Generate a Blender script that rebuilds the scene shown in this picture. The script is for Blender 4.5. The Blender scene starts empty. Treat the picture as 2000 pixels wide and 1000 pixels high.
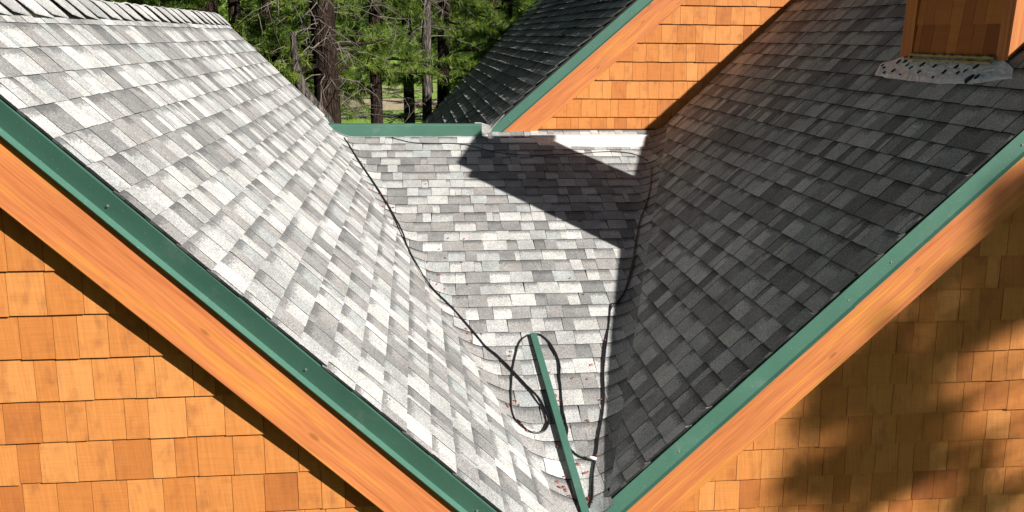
import bpy, math, random
import numpy as np
from mathutils import Vector, Matrix, noise as mnoise

# ------------------------------------------------------------------ camera, world, sun, exposure
scene = bpy.context.scene
COL = scene.collection
CAM = np.array([0.698, -8.106, 0.942])
CR = np.array([0.9933, -0.1147, 0.0116]); CF = np.array([0.1112, 0.9609, -0.2536])
CF /= np.linalg.norm(CF); CR -= CF * CR.dot(CF); CR /= np.linalg.norm(CR); CD = np.cross(CF, CR)
FPX = 1644.06
cd = bpy.data.cameras.new('camera'); cam = bpy.data.objects.new('camera', cd); COL.objects.link(cam)
cd.sensor_width = 36; cd.lens = FPX / 2000 * 36; cd.clip_start = .05; cd.clip_end = 3000
M = Matrix.Identity(4)
for i in range(3):
    M[i][0] = CR[i]; M[i][1] = -CD[i]; M[i][2] = -CF[i]; M[i][3] = CAM[i]
cam.matrix_world = M
scene.camera = cam

SUN_TS = 0.895                                   # rise per metre eastwards of the sun's ray
hx, hy = 0.685, -0.729
SUN = np.array([hx, hy, SUN_TS * hx]); SUN_EL = math.atan(SUN[2] / math.hypot(hx, hy)); SUN /= np.linalg.norm(SUN)
world = bpy.data.worlds.new('World'); scene.world = world; world.use_nodes = True
wn = world.node_tree.nodes; wl = world.node_tree.links
sky = wn.new('ShaderNodeTexSky'); sky.sky_type = 'NISHITA'; sky.sun_disc = False
sky.sun_elevation = SUN_EL; sky.sun_rotation = math.atan2(SUN[0], SUN[1]); sky.altitude = 1900; sky.air_density = .45; sky.dust_density = 1.0; sky.ozone_density = .6
wn['Background'].inputs['Strength'].default_value = 0.05
wl.new(sky.outputs['Color'], wn['Background'].inputs['Color'])
sd = bpy.data.lights.new('sun', 'SUN'); sun = bpy.data.objects.new('sun', sd); COL.objects.link(sun)
sd.energy = 5.0; sd.angle = math.radians(.5); sd.color = (1, .96, .90)
sun.rotation_euler = Vector(SUN).to_track_quat('Z', 'Y').to_euler()
vs = scene.view_settings
vs.view_transform = 'Standard'; vs.look = 'None'; vs.exposure = 0.80; vs.gamma = 1; vs.use_curve_mapping = False
scene.cycles.max_bounces = 6; scene.cycles.diffuse_bounces = 2

rng = random.Random(7); nrng = np.random.default_rng(7)

# ------------------------------------------------------------------ helpers
def pix(P):
    q = np.asarray(P) - CAM
    d = q @ CF
    return 1000 + FPX * (q @ CR) / d, 500 + FPX * (q @ CD) / d, d

def seen_area(P):
    """area in photo pixels of a convex outline, 0 outside the frame"""
    x, y, d = pix(P)
    if (d < .2).any(): return 0
    cx, cy = np.clip(x, 0, 2000), np.clip(y, 0, 1000)
    o = np.argsort(np.arctan2(cy - cy.mean(), cx - cx.mean())); cx, cy = cx[o], cy[o]
    return abs(np.dot(cx, np.roll(cy, -1)) - np.dot(cy, np.roll(cx, -1))) / 2

class Geo:
    def __init__(s): s.v = []; s.f = []; s.uv = []; s.t = []; s.r = []
    def add(s, verts, faces, uvs=None, tone=0., rnd=0.):
        o = len(s.v); s.v += [tuple(map(float, p)) for p in verts]
        for k, f in enumerate(faces):
            s.f.append([o + i for i in f])
            s.uv.append([tuple(uvs[i]) for i in f] if uvs is not None else [(0, 0)] * len(f))
            s.t.append(tone[k] if isinstance(tone, list) else tone); s.r.append(rnd)
    def merge(s, g):
        o = len(s.v); s.v += g.v; s.f += [[o + i for i in f] for f in g.f]; s.uv += g.uv; s.t += g.t; s.r += g.r
    def mesh(s, name, mat):
        me = bpy.data.meshes.new(name); me.from_pydata(s.v, [], s.f)
        ul = me.uv_layers.new(name='UVMap'); ul.data.foreach_set('uv', [c for f in s.uv for p in f for c in p])
        a = me.attributes.new('tone', 'FLOAT', 'FACE'); a.data.foreach_set('value', s.t)
        a = me.attributes.new('rnd', 'FLOAT', 'FACE'); a.data.foreach_set('value', s.r)
        for m in (mat if isinstance(mat, (list, tuple)) else [mat]): me.materials.append(m)
        return me
    def obj(s, name, mat, parent=None, smooth=False):
        me = s.mesh(name, mat); o = bpy.data.objects.new(name, me); COL.objects.link(o)
        if parent: o.parent = parent
        if smooth: me.shade_smooth()
        return o

def tag(o, label=None, cat=None, group=None, kind=None):
    if label: o['label'] = label
    if cat: o['category'] = cat
    if group: o['group'] = group
    if kind: o['kind'] = kind
    return o

def empty(name, loc=(0, 0, 0)):
    o = bpy.data.objects.new(name, None); COL.objects.link(o); o.location = loc; o.empty_display_size = .1
    return o

def box(g, x0, x1, y0, y1, z0, z1, tone=0., rnd=0.):
    v = [(x, y, z) for z in (z0, z1) for y in (y0, y1) for x in (x0, x1)]
    g.add(v, [(0, 2, 3, 1), (4, 5, 7, 6), (0, 1, 5, 4), (2, 6, 7, 3), (0, 4, 6, 2), (1, 3, 7, 5)], [(p[0], p[2]) for p in v], tone, rnd)

def prism(g, top, bot, uvs=None, tone=0., rnd=0.):
    n = len(top)
    f = [tuple(range(n)), tuple(range(2 * n - 1, n - 1, -1))] + [(i, n + i, n + (i + 1) % n, (i + 1) % n) for i in range(n)]
    # wound for a counter-clockwise top outline
    f = [f[0], f[1]] + f[2:]
    g.add(list(top) + list(bot), f, (list(uvs) + list(uvs)) if uvs is not None else None, tone, rnd)

def clip(poly, a, b, c):
    """keep a*u+b*v <= c"""
    out = []
    for i in range(len(poly)):
        p, q = poly[i], poly[(i + 1) % len(poly)]
        dp, dq = a * p[0] + b * p[1] - c, a * q[0] + b * q[1] - c
        if dp <= 0: out.append(p)
        if dp * dq < 0:
            t = dp / (dp - dq); out.append((p[0] + t * (q[0] - p[0]), p[1] + t * (q[1] - p[1])))
    return out

def tube(g, pts, radii, n=6, tone=0., rnd=0., cap=True):
    pts = [np.array(p, float) for p in pts]; base = len(g.v)
    vs_, fs, uv = [], [], []
    up = np.array([.31, .17, .93])
    L = 0
    for i, p in enumerate(pts):
        d = pts[min(i + 1, len(pts) - 1)] - pts[max(i - 1, 0)]; d /= np.linalg.norm(d) + 1e-9
        a = np.cross(d, up); la = np.linalg.norm(a)
        if la < .1: a = np.cross(d, (1, 0, 0)); la = np.linalg.norm(a)
        a /= la; b = np.cross(d, a)
        if i: L += np.linalg.norm(p - pts[i - 1])
        r = radii[i] if hasattr(radii, '__len__') else radii
        for k in range(n):
            t = 2 * math.pi * k / n
            vs_.append(p + r * (math.cos(t) * a + math.sin(t) * b)); uv.append((k / n, L))
    for i in range(len(pts) - 1):
        for k in range(n):
            fs.append((i * n + k, i * n + (k + 1) % n, (i + 1) * n + (k + 1) % n, (i + 1) * n + k))
    if cap: fs += [tuple(range(n - 1, -1, -1)), tuple(range((len(pts) - 1) * n, len(pts) * n))]
    g.add(vs_, fs, uv, tone, rnd)

def spline(pts, n=8):
    """Catmull-Rom through the points"""
    P = [np.array(p, float) for p in pts]; P = [2 * P[0] - P[1]] + P + [2 * P[-1] - P[-2]]; out = []
    for i in range(1, len(P) - 2):
        for k in range(n):
            t = k / n
            out.append(.5 * (2 * P[i] + (P[i + 1] - P[i - 1]) * t + (2 * P[i - 1] - 5 * P[i] + 4 * P[i + 1] - P[i + 2]) * t * t + (3 * P[i] - P[i - 1] - 3 * P[i + 1] + P[i + 2]) * t ** 3))
    return out + [P[-2]]

# ------------------------------------------------------------------ materials
class NT:
    def __init__(s, name, rough=.8, spec=.3):
        s.m = bpy.data.materials.new(name); s.m.use_nodes = True; s.t = s.m.node_tree
        s.b = s.t.nodes['Principled BSDF']; s.b.inputs['Roughness'].default_value = rough
        s.b.inputs['Specular IOR Level'].default_value = spec
    def n(s, typ, **kw):
        nd = s.t.nodes.new(typ)
        for k, v in kw.items(): setattr(nd, k, v)
        return nd
    def l(s, a, b): s.t.links.new(a, b)
    def val(s, inp, v):
        if hasattr(v, 'links') or isinstance(v, bpy.types.NodeSocket): s.l(v, inp)
        else: inp.default_value = v
    def math(s, op, a, b=0., c=0., clamp=False):
        nd = s.n('ShaderNodeMath', operation=op, use_clamp=clamp)
        for i, x in enumerate((a, b, c)): s.val(nd.inputs[i], x)
        return nd.outputs[0]
    def mapr(s, x, a, b, c=0., d=1., smooth=False):
        nd = s.n('ShaderNodeMapRange', interpolation_type='SMOOTHSTEP' if smooth else 'LINEAR')
        for i, q in enumerate((x, a, b, c, d)): s.val(nd.inputs[i], q)
        return nd.outputs[0]
    def attr(s, name): return s.n('ShaderNodeAttribute', attribute_name=name).outputs['Fac']
    def pos(s): return s.n('ShaderNodeNewGeometry').outputs['Position']
    def uv(s): return s.n('ShaderNodeUVMap', uv_map='UVMap').outputs[0]
    def xyz(s, v):
        nd = s.n('ShaderNodeSeparateXYZ'); s.l(v, nd.inputs[0]); return nd.outputs
    def comb(s, x, y, z):
        nd = s.n('ShaderNodeCombineXYZ')
        for i, q in enumerate((x, y, z)): s.val(nd.inputs[i], q)
        return nd.outputs[0]
    def noise(s, vec, scale, detail=2., rough=.5, dist=0.):
        nd = s.n('ShaderNodeTexNoise'); s.l(vec, nd.inputs['Vector'])
        for k, q in (('Scale', scale), ('Detail', detail), ('Roughness', rough), ('Distortion', dist)): nd.inputs[k].default_value = q
        return nd.outputs['Fac']
    def voro(s, vec, scale, feature='F1', rand=1.):
        nd = s.n('ShaderNodeTexVoronoi', feature=feature); s.l(vec, nd.inputs['Vector']); nd.inputs['Scale'].default_value = scale
        nd.inputs['Randomness'].default_value = rand
        return nd.outputs
    def ramp(s, x, stops, interp='LINEAR'):
        nd = s.n('ShaderNodeValToRGB'); r = nd.color_ramp; r.interpolation = interp
        while len(r.elements) < len(stops): r.elements.new(.5)
        for e, (p, c) in zip(r.elements, stops): e.position = p; e.color = (*c, 1)
        s.val(nd.inputs[0], x); return nd.outputs[0]
    def mix(s, f, a, b, mode='MIX'):
        nd = s.n('ShaderNodeMix', data_type='RGBA', blend_type=mode)
        s.val(nd.inputs[0], f)
        for inp, q in ((nd.inputs[6], a), (nd.inputs[7], b)):
            if isinstance(q, tuple): inp.default_value = (*q, 1) if len(q) == 3 else q
            else: s.l(q, inp)
        return nd.outputs[2]
    def grey(s, f): return s.comb(f, f, f)
    def bump(s, h, strength=.5, dist=.002):
        nd = s.n('ShaderNodeBump'); nd.inputs['Strength'].default_value = strength; nd.inputs['Distance'].default_value = dist
        s.l(h, nd.inputs['Height']); s.l(nd.outputs[0], s.b.inputs['Normal'])
    def col(s, c):
        if isinstance(c, tuple): s.b.inputs['Base Color'].default_value = (*c, 1)
        else: s.l(c, s.b.inputs['Base Color'])
        return s.m

def m_asphalt():
    t = NT('asphalt_granules', .95, .15); P = t.pos()
    base = t.ramp(t.attr('tone'), [(0, (.022, .022, .022)), (.05, (.024, .024, .024)), (.08, (.20, .199, .198)), (.25, (.26, .255, .248)), (.40, (.31, .296, .284)), (.56, (.355, .37, .365)), (.72, (.42, .415, .405)), (.87, (.49, .482, .462)), (1, (.55, .542, .52))])
    fine = t.noise(P, 210, 3, .8)
    c = t.mix(1, base, t.grey(t.mapr(fine, .3, .7, .52, 1.45)), 'MULTIPLY')
    lg = t.noise(P, 1.7, 4, .6)
    c = t.mix(1, c, t.grey(t.mapr(lg, .3, .7, .86, 1.10)), 'MULTIPLY')
    gran = t.noise(P, 105, 2, .6)
    c = t.mix(1, c, t.grey(t.mapr(gran, .32, .68, .74, 1.22)), 'MULTIPLY')
    mid = t.noise(P, 9, 4, .65)
    c = t.mix(1, c, t.grey(t.mapr(mid, .3, .7, .82, 1.14)), 'MULTIPLY')
    # shadow-line granules printed at the head of some tabs
    v = t.xyz(t.uv())[1]
    edge = t.math('ADD', v, t.mapr(t.noise(P, 90, 2), .3, .7, -.14, .14))
    band = t.mapr(edge, .62, .86, 0, 1, True)
    has = t.mapr(t.attr('rnd'), .5, .52, 0, 1)
    c = t.mix(t.math('MULTIPLY', t.math('MULTIPLY', band, has), .62), c, (.075, .076, .077))
    # loose dark granules
    sp = t.voro(P, 420)[0]
    c = t.mix(t.mapr(sp, .12, .22, .45, 0), c, (.05, .05, .05))
    t.bump(fine, .4, .002)
    return t.col(c)

def m_plain(name, c, rough=.8, spec=.3, metal=0., nscale=40, amp=.2, bump=.2, bdist=.002):
    t = NT(name, rough, spec); t.b.inputs['Metallic'].default_value = metal
    n = t.noise(t.pos(), nscale, 4, .6)
    col = t.mix(1, (*c, 1), t.grey(t.mapr(n, .25, .75, 1 - amp, 1 + amp)), 'MULTIPLY')
    if bump: t.bump(n, bump, bdist)
    return t.col(col)

def m_cedar_shingle():
    t = NT('cedar_shingle', .72, .25); P = t.pos(); r = t.attr('rnd'); x, y, z = t.xyz(P)
    base = t.ramp(t.attr('tone'), [(0, (.22, .066, .018)), (.22, (.34, .108, .027)), (.5, (.46, .166, .039)), (.75, (.53, .215, .058)), (1, (.58, .262, .082))])
    off = t.math('MULTIPLY', r, 37.)
    gv = t.comb(t.math('ADD', t.math('MULTIPLY', t.math('ADD', x, y), 95.), off), off, t.math('MULTIPLY', z, 4.))
    g1 = t.noise(gv, 1., 5, .65, .3)
    c = t.mix(1, base, t.mix(t.mapr(g1, .3, .7, 0, 1), (.88, .84, .80), (1.07, 1.08, 1.09)), 'MULTIPLY')
    bv = t.comb(t.math('ADD', t.math('MULTIPLY', x, 16.), off), off, t.math('MULTIPLY', z, 9.))
    bl = t.noise(bv, 1., 3, .55)
    c = t.mix(t.mapr(bl, .48, .80, 0, .6, True), c, (.26, .085, .030))
    # faint saw marks across the grain
    sm = t.noise(t.comb(t.math('MULTIPLY', x, 7.), off, t.math('MULTIPLY', z, 210.)), 1., 2, .5)
    c = t.mix(1, c, t.grey(t.mapr(sm, .3, .7, .93, 1.06)), 'MULTIPLY')
    # weathered greyish wash
    wv = t.noise(t.comb(t.math('MULTIPLY', x, 9.), off, t.math('MULTIPLY', z, 3.)), 1., 3, .6)
    c = t.mix(t.math('MULTIPLY', t.mapr(wv, .6, .78, 0, .5, True), t.mapr(r, .55, .9, 0, 1)), c, (.32, .19, .12))
    t.bump(g1, .35, .002)
    return t.col(c)

def m_cedar_board():
    t = NT('stained_board', .62, .3); u, v, w = t.xyz(t.uv()); P = t.pos()
    warp = t.math('MULTIPLY', t.noise(t.comb(t.math('MULTIPLY', u, 2.), t.math('MULTIPLY', v, 5.), 0.), 1., 2), .022)
    vv = t.math('ADD', v, warp)
    g = t.noise(t.comb(t.math('MULTIPLY', u, 2.6), t.math('MULTIPLY', vv, 95.), 0.), 1., 6, .62, .5)
    b = t.noise(t.comb(t.math('MULTIPLY', u, 1.1), t.math('MULTIPLY', vv, 16.), 3.), 1., 4, .6)
    c = t.ramp(b, [(.25, (.36, .096, .028)), (.42, (.46, .148, .046)), (.52, (.49, .163, .051)), (.60, (.52, .192, .042)), (.74, (.57, .24, .060))])
    c = t.mix(1, c, t.grey(t.mapr(g, .3, .7, .74, 1.16)), 'MULTIPLY')
    kv = t.voro(t.comb(t.math('MULTIPLY', u, 3.6), t.math('MULTIPLY', v, 11.), .5), 1.)[0]
    ck = t.noise(t.comb(t.math('MULTIPLY', u, 5.), t.math('MULTIPLY', vv, 240.), 8.), 1., 2, .5)
    c = t.mix(t.mapr(ck, .70, .76, 0, .55), c, (.12, .04, .016))
    c = t.mix(t.mapr(kv, .06, .13, .8, 0, True), c, (.16, .055, .02))
    c = t.mix(t.mapr(kv, .11, .3, .35, 0, True), c, (.45, .15, .04))
    t.bump(g, .3, .002)
    return t.col(c)

def m_metal():
    t = NT('green_trim_metal', .42, .45); P = t.pos()
    n = t.noise(P, 3.5, 4, .6); d = t.noise(P, 160, 2, .6)
    c = t.ramp(n, [(.25, (.045, .118, .087)), (.55, (.052, .134, .099)), (.8, (.064, .150, .113))])
    st = t.noise(t.comb(*[t.math('MULTIPLY', q, k) for q, k in zip(t.xyz(P), (5., 5., 5.))]), 1., 5, .7)
    c = t.mix(t.mapr(st, .55, .75, 0, .5, True), c, (.12, .18, .145))
    c = t.mix(t.mapr(d, .67, .74, 0, .6), c, (.28, .36, .32))
    t.b.inputs['Roughness'].default_value = .45
    t.bump(n, .12, .004)
    return t.col(c)

def m_bark(name='pine_bark', a=(.014, .010, .008), b=(.075, .047, .034)):
    t = NT(name, .95, .1); u, v, w = t.xyz(t.uv()); P = t.pos(); x, y, z = t.xyz(P)
    pv0 = t.comb(t.math('MULTIPLY', x, 17.), t.math('MULTIPLY', y, 17.), t.math('MULTIPLY', z, 3.2)); wv = t.n('ShaderNodeVectorMath', operation='ADD'); t.l(pv0, wv.inputs[0]); t.l(t.grey(t.math('MULTIPLY', t.noise(pv0, .8, 3), 2.4)), wv.inputs[1]); pv = wv.outputs[0]
    vo = t.voro(pv, 1., 'DISTANCE_TO_EDGE')[0]; n = t.noise(pv, 2.6, 5, .65)
    c = t.mix(t.mapr(n, .3, .75), a, b)
    c = t.mix(t.mapr(vo, .0, .2, .6, 0), c, (.012, .009, .008))
    t.bump(t.math('ADD', t.mapr(vo, 0, .3), t.math('MULTIPLY', n, .5)), 1., .03)
    return t.col(c)

def m_needles():
    t = NT('pine_needles', .5, .35); P = t.pos(); r = t.attr('rnd')
    n = t.noise(P, .8, 3, .6)
    c = t.ramp(t.math('ADD', t.math('MULTIPLY', r, .65), t.math('MULTIPLY', n, .35)), [(.12, (.022, .050, .010)), (.4, (.085, .150, .020)), (.6, (.19, .28, .038)), (.9, (.31, .40, .075))])
    t.col(c)
    tr = t.n('ShaderNodeBsdfTranslucent'); t.l(c, tr.inputs[0])
    mx = t.n('ShaderNodeMixShader'); mx.inputs[0].default_value = .45
    t.l(t.b.outputs[0], mx.inputs[1]); t.l(tr.outputs[0], mx.inputs[2])
    t.l(mx.outputs[0], t.t.nodes['Material Output'].inputs[0])
    return t.m

def m_ground():
    t = NT('meadow_ground', .95, .1); P = t.pos(); x, y, z = t.xyz(P)
    n = t.noise(P, .055, 4, .55, .4); f = t.noise(P, 2.2, 5, .65); f2 = t.noise(P, 14, 4, .7)
    g = t.mix(t.mapr(f, .3, .7), (.15, .26, .04), (.24, .36, .08))
    g = t.mix(1, g, t.grey(t.mapr(f2, .3, .7, .75, 1.25)), 'MULTIPLY')
    s = t.mix(t.mapr(f, .3, .7), (.36, .29, .18), (.45, .37, .25))
    yw = t.math('ADD', y, t.mapr(t.noise(P, .12, 3, .6), .3, .7, -5., 5.))
    band = t.math('MULTIPLY', t.mapr(yw, 46, 49, 0, 1, True), t.mapr(yw, 60, 64, 1, 0, True))
    c = t.mix(t.math('MAXIMUM', band, t.math('MULTIPLY', t.mapr(n, .52, .60, 0, 1, True), t.mapr(y, 62, 66))), g, s)
    # needle litter near the house
    near = t.mapr(y, 14, 30, 1, 0, True)
    c = t.mix(t.math('MULTIPLY', near, t.mapr(f, .4, .6)), c, (.10, .065, .035))
    t.bump(f2, .6, .08)
    return t.col(c)

ASPH = m_asphalt(); CEDAR = m_cedar_shingle(); BOARD = m_cedar_board(); METAL = m_metal()
FELT = m_plain('roofing_felt', (.03, .03, .03), .95, .1)
SHEATH = m_plain('dark_sheathing', (.10, .045, .018), .9, .1)
BARK = m_bark(); BARKG = m_bark('grey_bark', (.06, .05, .044), (.22, .19, .17)); NEED = m_needles()
TWIG = m_plain('dead_twig', (.17, .145, .125), .9, .1, nscale=20, amp=.4)
CABLE = m_plain('black_cable', (.012, .012, .013), .38, .5, nscale=60, amp=.2, bump=.05)
STEEL = m_plain('screw_steel', (.45, .47, .46), .35, .5, metal=.8, nscale=200)
WHITE = m_plain('white_flashing', (.66, .65, .645), .6, .4, nscale=22, amp=.22, bump=.5, bdist=.006)
SEAL = m_plain('yellow_sealant', (.36, .29, .11), .8, .3, nscale=60, amp=.3, bump=.6, bdist=.006)
TAR = m_plain('roof_tar', (.012, .012, .014), .45, .5, nscale=90, amp=.3)
CATKIN = m_plain('dry_catkin', (.33, .065, .04), .8, .2, nscale=90, amp=.4)
STRAP = m_plain('white_tape', (.80, .80, .79), .5, .3)
PATHM = m_plain('grey_path', (.33, .32, .30), .9, .1, nscale=4, amp=.15)

# ------------------------------------------------------------------ roof geometry (metres)
E = .143                                          # course exposure of the asphalt shingles
TL, TR, PH, TF = .777, .768, .326, math.radians(41.0)
W = 3.085
YLN, YLF, YRN, YRF = -4.947, .33, -4.279, .15
RIDGE_L, RIDGE_R = -1.125, 5.0
FX, FZ, FY0 = 2.781, 1.262, .10                   # a point of the rear roof's rake edge
tL, tR, tM, tF = math.tan(TL), math.tan(TR), math.tan(PH), math.tan(TF)

house = tag(empty('house', (1.5, -2, -4)), 'cedar-shingled house with grey asphalt roof slopes, orange rake boards and green metal trim', 'house')
HINV = Matrix.Translation((-1.5, 2, 4))
def hpart(o, parent=None):
    o.parent = parent or house
    if parent is None: o.matrix_parent_inverse = HINV
    return o

def frame_left(u, s, h):      # u = y, s = up-slope distance from the valley origin
    return (-s * math.cos(TL) + h * math.sin(TL), u, s * math.sin(TL) + h * math.cos(TL))
def frame_right(u, s, h):
    return (W + s * math.cos(TR) - h * math.sin(TR), u, s * math.sin(TR) + h * math.cos(TR))
def frame_far(u, s, h):       # s = 0 at the reference point
    return (FX + s * math.cos(TF) - h * math.sin(TF), u, FZ + s * math.sin(TF) + h * math.cos(TF))

KS = .115
def smax(a, b):
    h = max(KS - abs(a - b), 0) / KS
    return max(a, b) + h * h * KS / 4
def hmid(x, y): return smax(smax(tM * y, -tL * x), tR * (x - W))
def frame_mid(u, s, h):       # s = down-slope distance from the top edge
    x, y = u, -s * math.cos(PH); z = hmid(x, y); d = .004
    n = np.array([-(hmid(x + d, y) - hmid(x - d, y)) / (2 * d), -(hmid(x, y + d) - hmid(x, y - d)) / (2 * d), 1.]); n /= np.linalg.norm(n)
    vl, vr = x - (-y * tM / tL), (W + y * tM / tR) - x
    over = max(-vl, -vr, 0)
    h = (h + .0095) * max(.12, 1 - over / .12) - .0095
    return (x + n[0] * h, y + n[1] * h, z + n[2] * h)

TONES = [(.11, 5), (.24, 14), (.38, 18), (.56, 14), (.71, 22), (.85, 17), (.97, 10)]
def tone(r):
    k = r.random() * sum(w for _, w in TONES)
    for t, w in TONES:
        k -= w
        if k <= 0: return min(1, max(.085, t + r.uniform(-.05, .05)))
    return .5

def course(r, u0, u1, wmin, wmax):
    """tab boundaries along one course: (start, end, raised, gap)"""
    out = []; u = u0 - r.random() * wmax; raised = r.random() < .5
    while u < u1:
        w = r.uniform(wmin, wmax) * (1 if r.random() > .16 else .45)
        out.append((max(u, u0), min(u + w, u1), raised, r.random() < .6)); u += w; raised = not raised
    return [c for c in out if c[1] - c[0] > .012]

def shingle_slope(name, frame, rows, s_of, u0, u1, clips, seed, lift=.0, lab=None, curl=0., wr=(.07, .165), deck=None, limit=300, flip=False, minarea=60, thick=1.):
    """rows of tabs on a plane; every tab a prism; the largest in the photo become objects"""
    r = random.Random(seed); pieces = []
    for k in rows:
        s0 = s_of(k)
        for (a, b, raised, gap) in course(r, u0, u1, *wr):
            ja, jb = r.gauss(0, .0015), r.gauss(0, .0015)
            g_ = .0014 if gap else .0003
            ua, ub = a + (g_ if a > u0 else r.uniform(-.004, .012)), b - (g_ if b < u1 else r.uniform(-.004, .012))
            skew = r.gauss(0, .0012)
            poly = [(ua, s0 + ja), (ub, s0 + jb), (ub + skew, s0 + E * 1.12), (ua + skew, s0 + E * 1.12)]
            tn, rd = tone(r), (.5 + r.random() * .5 if not raised else r.random() * .6)
            for c in clips:
                poly = clip(poly, *c)
                if len(poly) < 3: break
            if len(poly) < 3: continue
            tb = ((.0096 if raised else .0082) + r.uniform(-.0005, .0005)) * thick
            te = .001
            cu = curl * r.random() ** 1.1 * min(1, max(0, .45 + 1.6 * mnoise.noise((a * .9, s0 * 1.1, 4.)))) if curl else 0
            def ht(s): 
                v = (s - s0) / E
                return lift + tb - .0008 * v + (te - tb) * max(0, v - .91) / .21 + cu * max(0, .30 - v) ** 2 * 9.8
            g = Geo()
            if curl and len(poly) == 4:
                sc = [poly[0][1], s0 + E * .14, s0 + E * .3, s0 + E * 1.12]
                vs2 = []; uv2 = []
                for q in sc:
                    f_ = (q - poly[0][1]) / (poly[3][1] - poly[0][1])
                    for (pa, pb) in ((poly[0], poly[3]), (poly[1], poly[2])):
                        uu = pa[0] + (pb[0] - pa[0]) * f_
                        vs2.append(frame(uu, q, ht(q))); uv2.append((uu, (q - s0) / E))
                n = len(vs2); low = [frame(poly[0][0], poly[0][1], ht(poly[0][1]) - .005), frame(poly[1][0], poly[1][1], ht(poly[1][1]) - .005)]
                lu = [(poly[0][0], 0), (poly[1][0], 0)]
                fs = [(2 * i, 2 * i + 1, 2 * i + 3, 2 * i + 2) for i in range(3)] + [(n, n + 1, 1, 0)]
                fs += [(n, 0, 2), (1, n + 1, 3)]
                if flip: fs = [f[::-1] for f in fs]
                g.add(vs2 + low, fs, uv2 + lu, [tn] * 3 + [0.] * 3, rd)
            else:
                for pl in (clip(poly, 0, 1, s0 + E * .91), clip(poly, 0, -1, -(s0 + E * .91))):
                    if len(pl) < 3: continue
                    top = [frame(p[0], p[1], ht(p[1])) for p in pl]
                    bot = [frame(p[0], p[1], lift - .0030 + .003 * (p[1] < s0 + E * .3)) for p in pl]
                    uvs = [(p[0], (p[1] - s0) / E) for p in pl]
                    if flip: top, bot, uvs = top[::-1], bot[::-1], uvs[::-1]
                    prism(g, top, bot, uvs, [tn] + [0.] * (1 + len(top)), rd)
            vis = [frame(p[0], min(p[1], s0 + E), .006) for p in poly]
            pieces.append((seen_area(np.array(vis)), g))
    emit(pieces, deck, limit, minarea)

def emit(pieces, deck, limit, minarea, name='roof_shingle', mat=None, rest='roof_shingles'):
    pieces.sort(key=lambda p: -p[0])
    n = len([p for p in pieces if p[0] > minarea]); k = min(limit, n)
    print('PIECES', deck.name, len(pieces), 'seen', n, 'objects', k)
    for a, g in pieces[:k]:
        o = g.obj(name, mat or ASPH); o.parent = deck
    R = Geo()
    for a, g in pieces[k:]: R.merge(g)
    if R.v:
        o = R.obj(rest, mat or ASPH); o.parent = deck; o['kind'] = 'stuff'

def deck_obj(frame, outline, lab, thick=.02, flip=False, name='roof_slope', top_h=-.0165):
    g = Geo(); top = [frame(u, s, top_h) for u, s in outline]; bot = [frame(u, s, top_h - thick) for u, s in outline]
    if flip: top, bot = top[::-1], bot[::-1]
    prism(g, top, bot, None)
    o = g.obj(name, FELT); hpart(o); o.matrix_parent_inverse = HINV
    o['label'] = lab
    return o

qL, qR = tM / tL, tM / tR
cL, sL_ = math.cos(TL), math.sin(TL); cR, sR_ = math.cos(TR), math.sin(TR)
CUT = .075
# left slope, facing the right of the picture.  plan x = -s cosTL ; valley x = -y qL
sTopL = -RIDGE_L / cL
deckL = deck_obj(frame_left, [(YLN + .02, -2.05), (YLN + .02, sTopL), (YLF - .02, sTopL), (YLF - .02, -.0)], 'bright sunlit grey shingle slope beside the ridge caps')
# keep x <= -u*qL - CUT  ->  -s cL + u qL <= -CUT   (only where u > -4.45)
shingle_slope('l', frame_left, range(-4, 21), lambda m: .960 - m * E, YLN, YLF,
              [(qL, -cL, -CUT), (0, 1, sTopL + .01)], 11, lift=-.009, deck=deckL, flip=False)
# right slope in shade. plan x = W + s cR ; keep x >= W + u qR + CUT -> -s cR + u qR <= -CUT
sTopR = (RIDGE_R - W) / cR
deckR = deck_obj(frame_right, [(YRN + .02, -2.45), (YRN + .02, sTopR), (YRF - .02, sTopR), (YRF - .02, 0)], 'shaded charcoal shingle slope below the chimney', flip=True)
shingle_slope('r', frame_right, range(-14, 24), lambda m: .722 - m * E, YRN, YRF,
              [(qR, -cR, -CUT), (0, 1, sTopR + .01)], 23, lift=-.009, deck=deckR, flip=True, thick=1.35)

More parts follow.
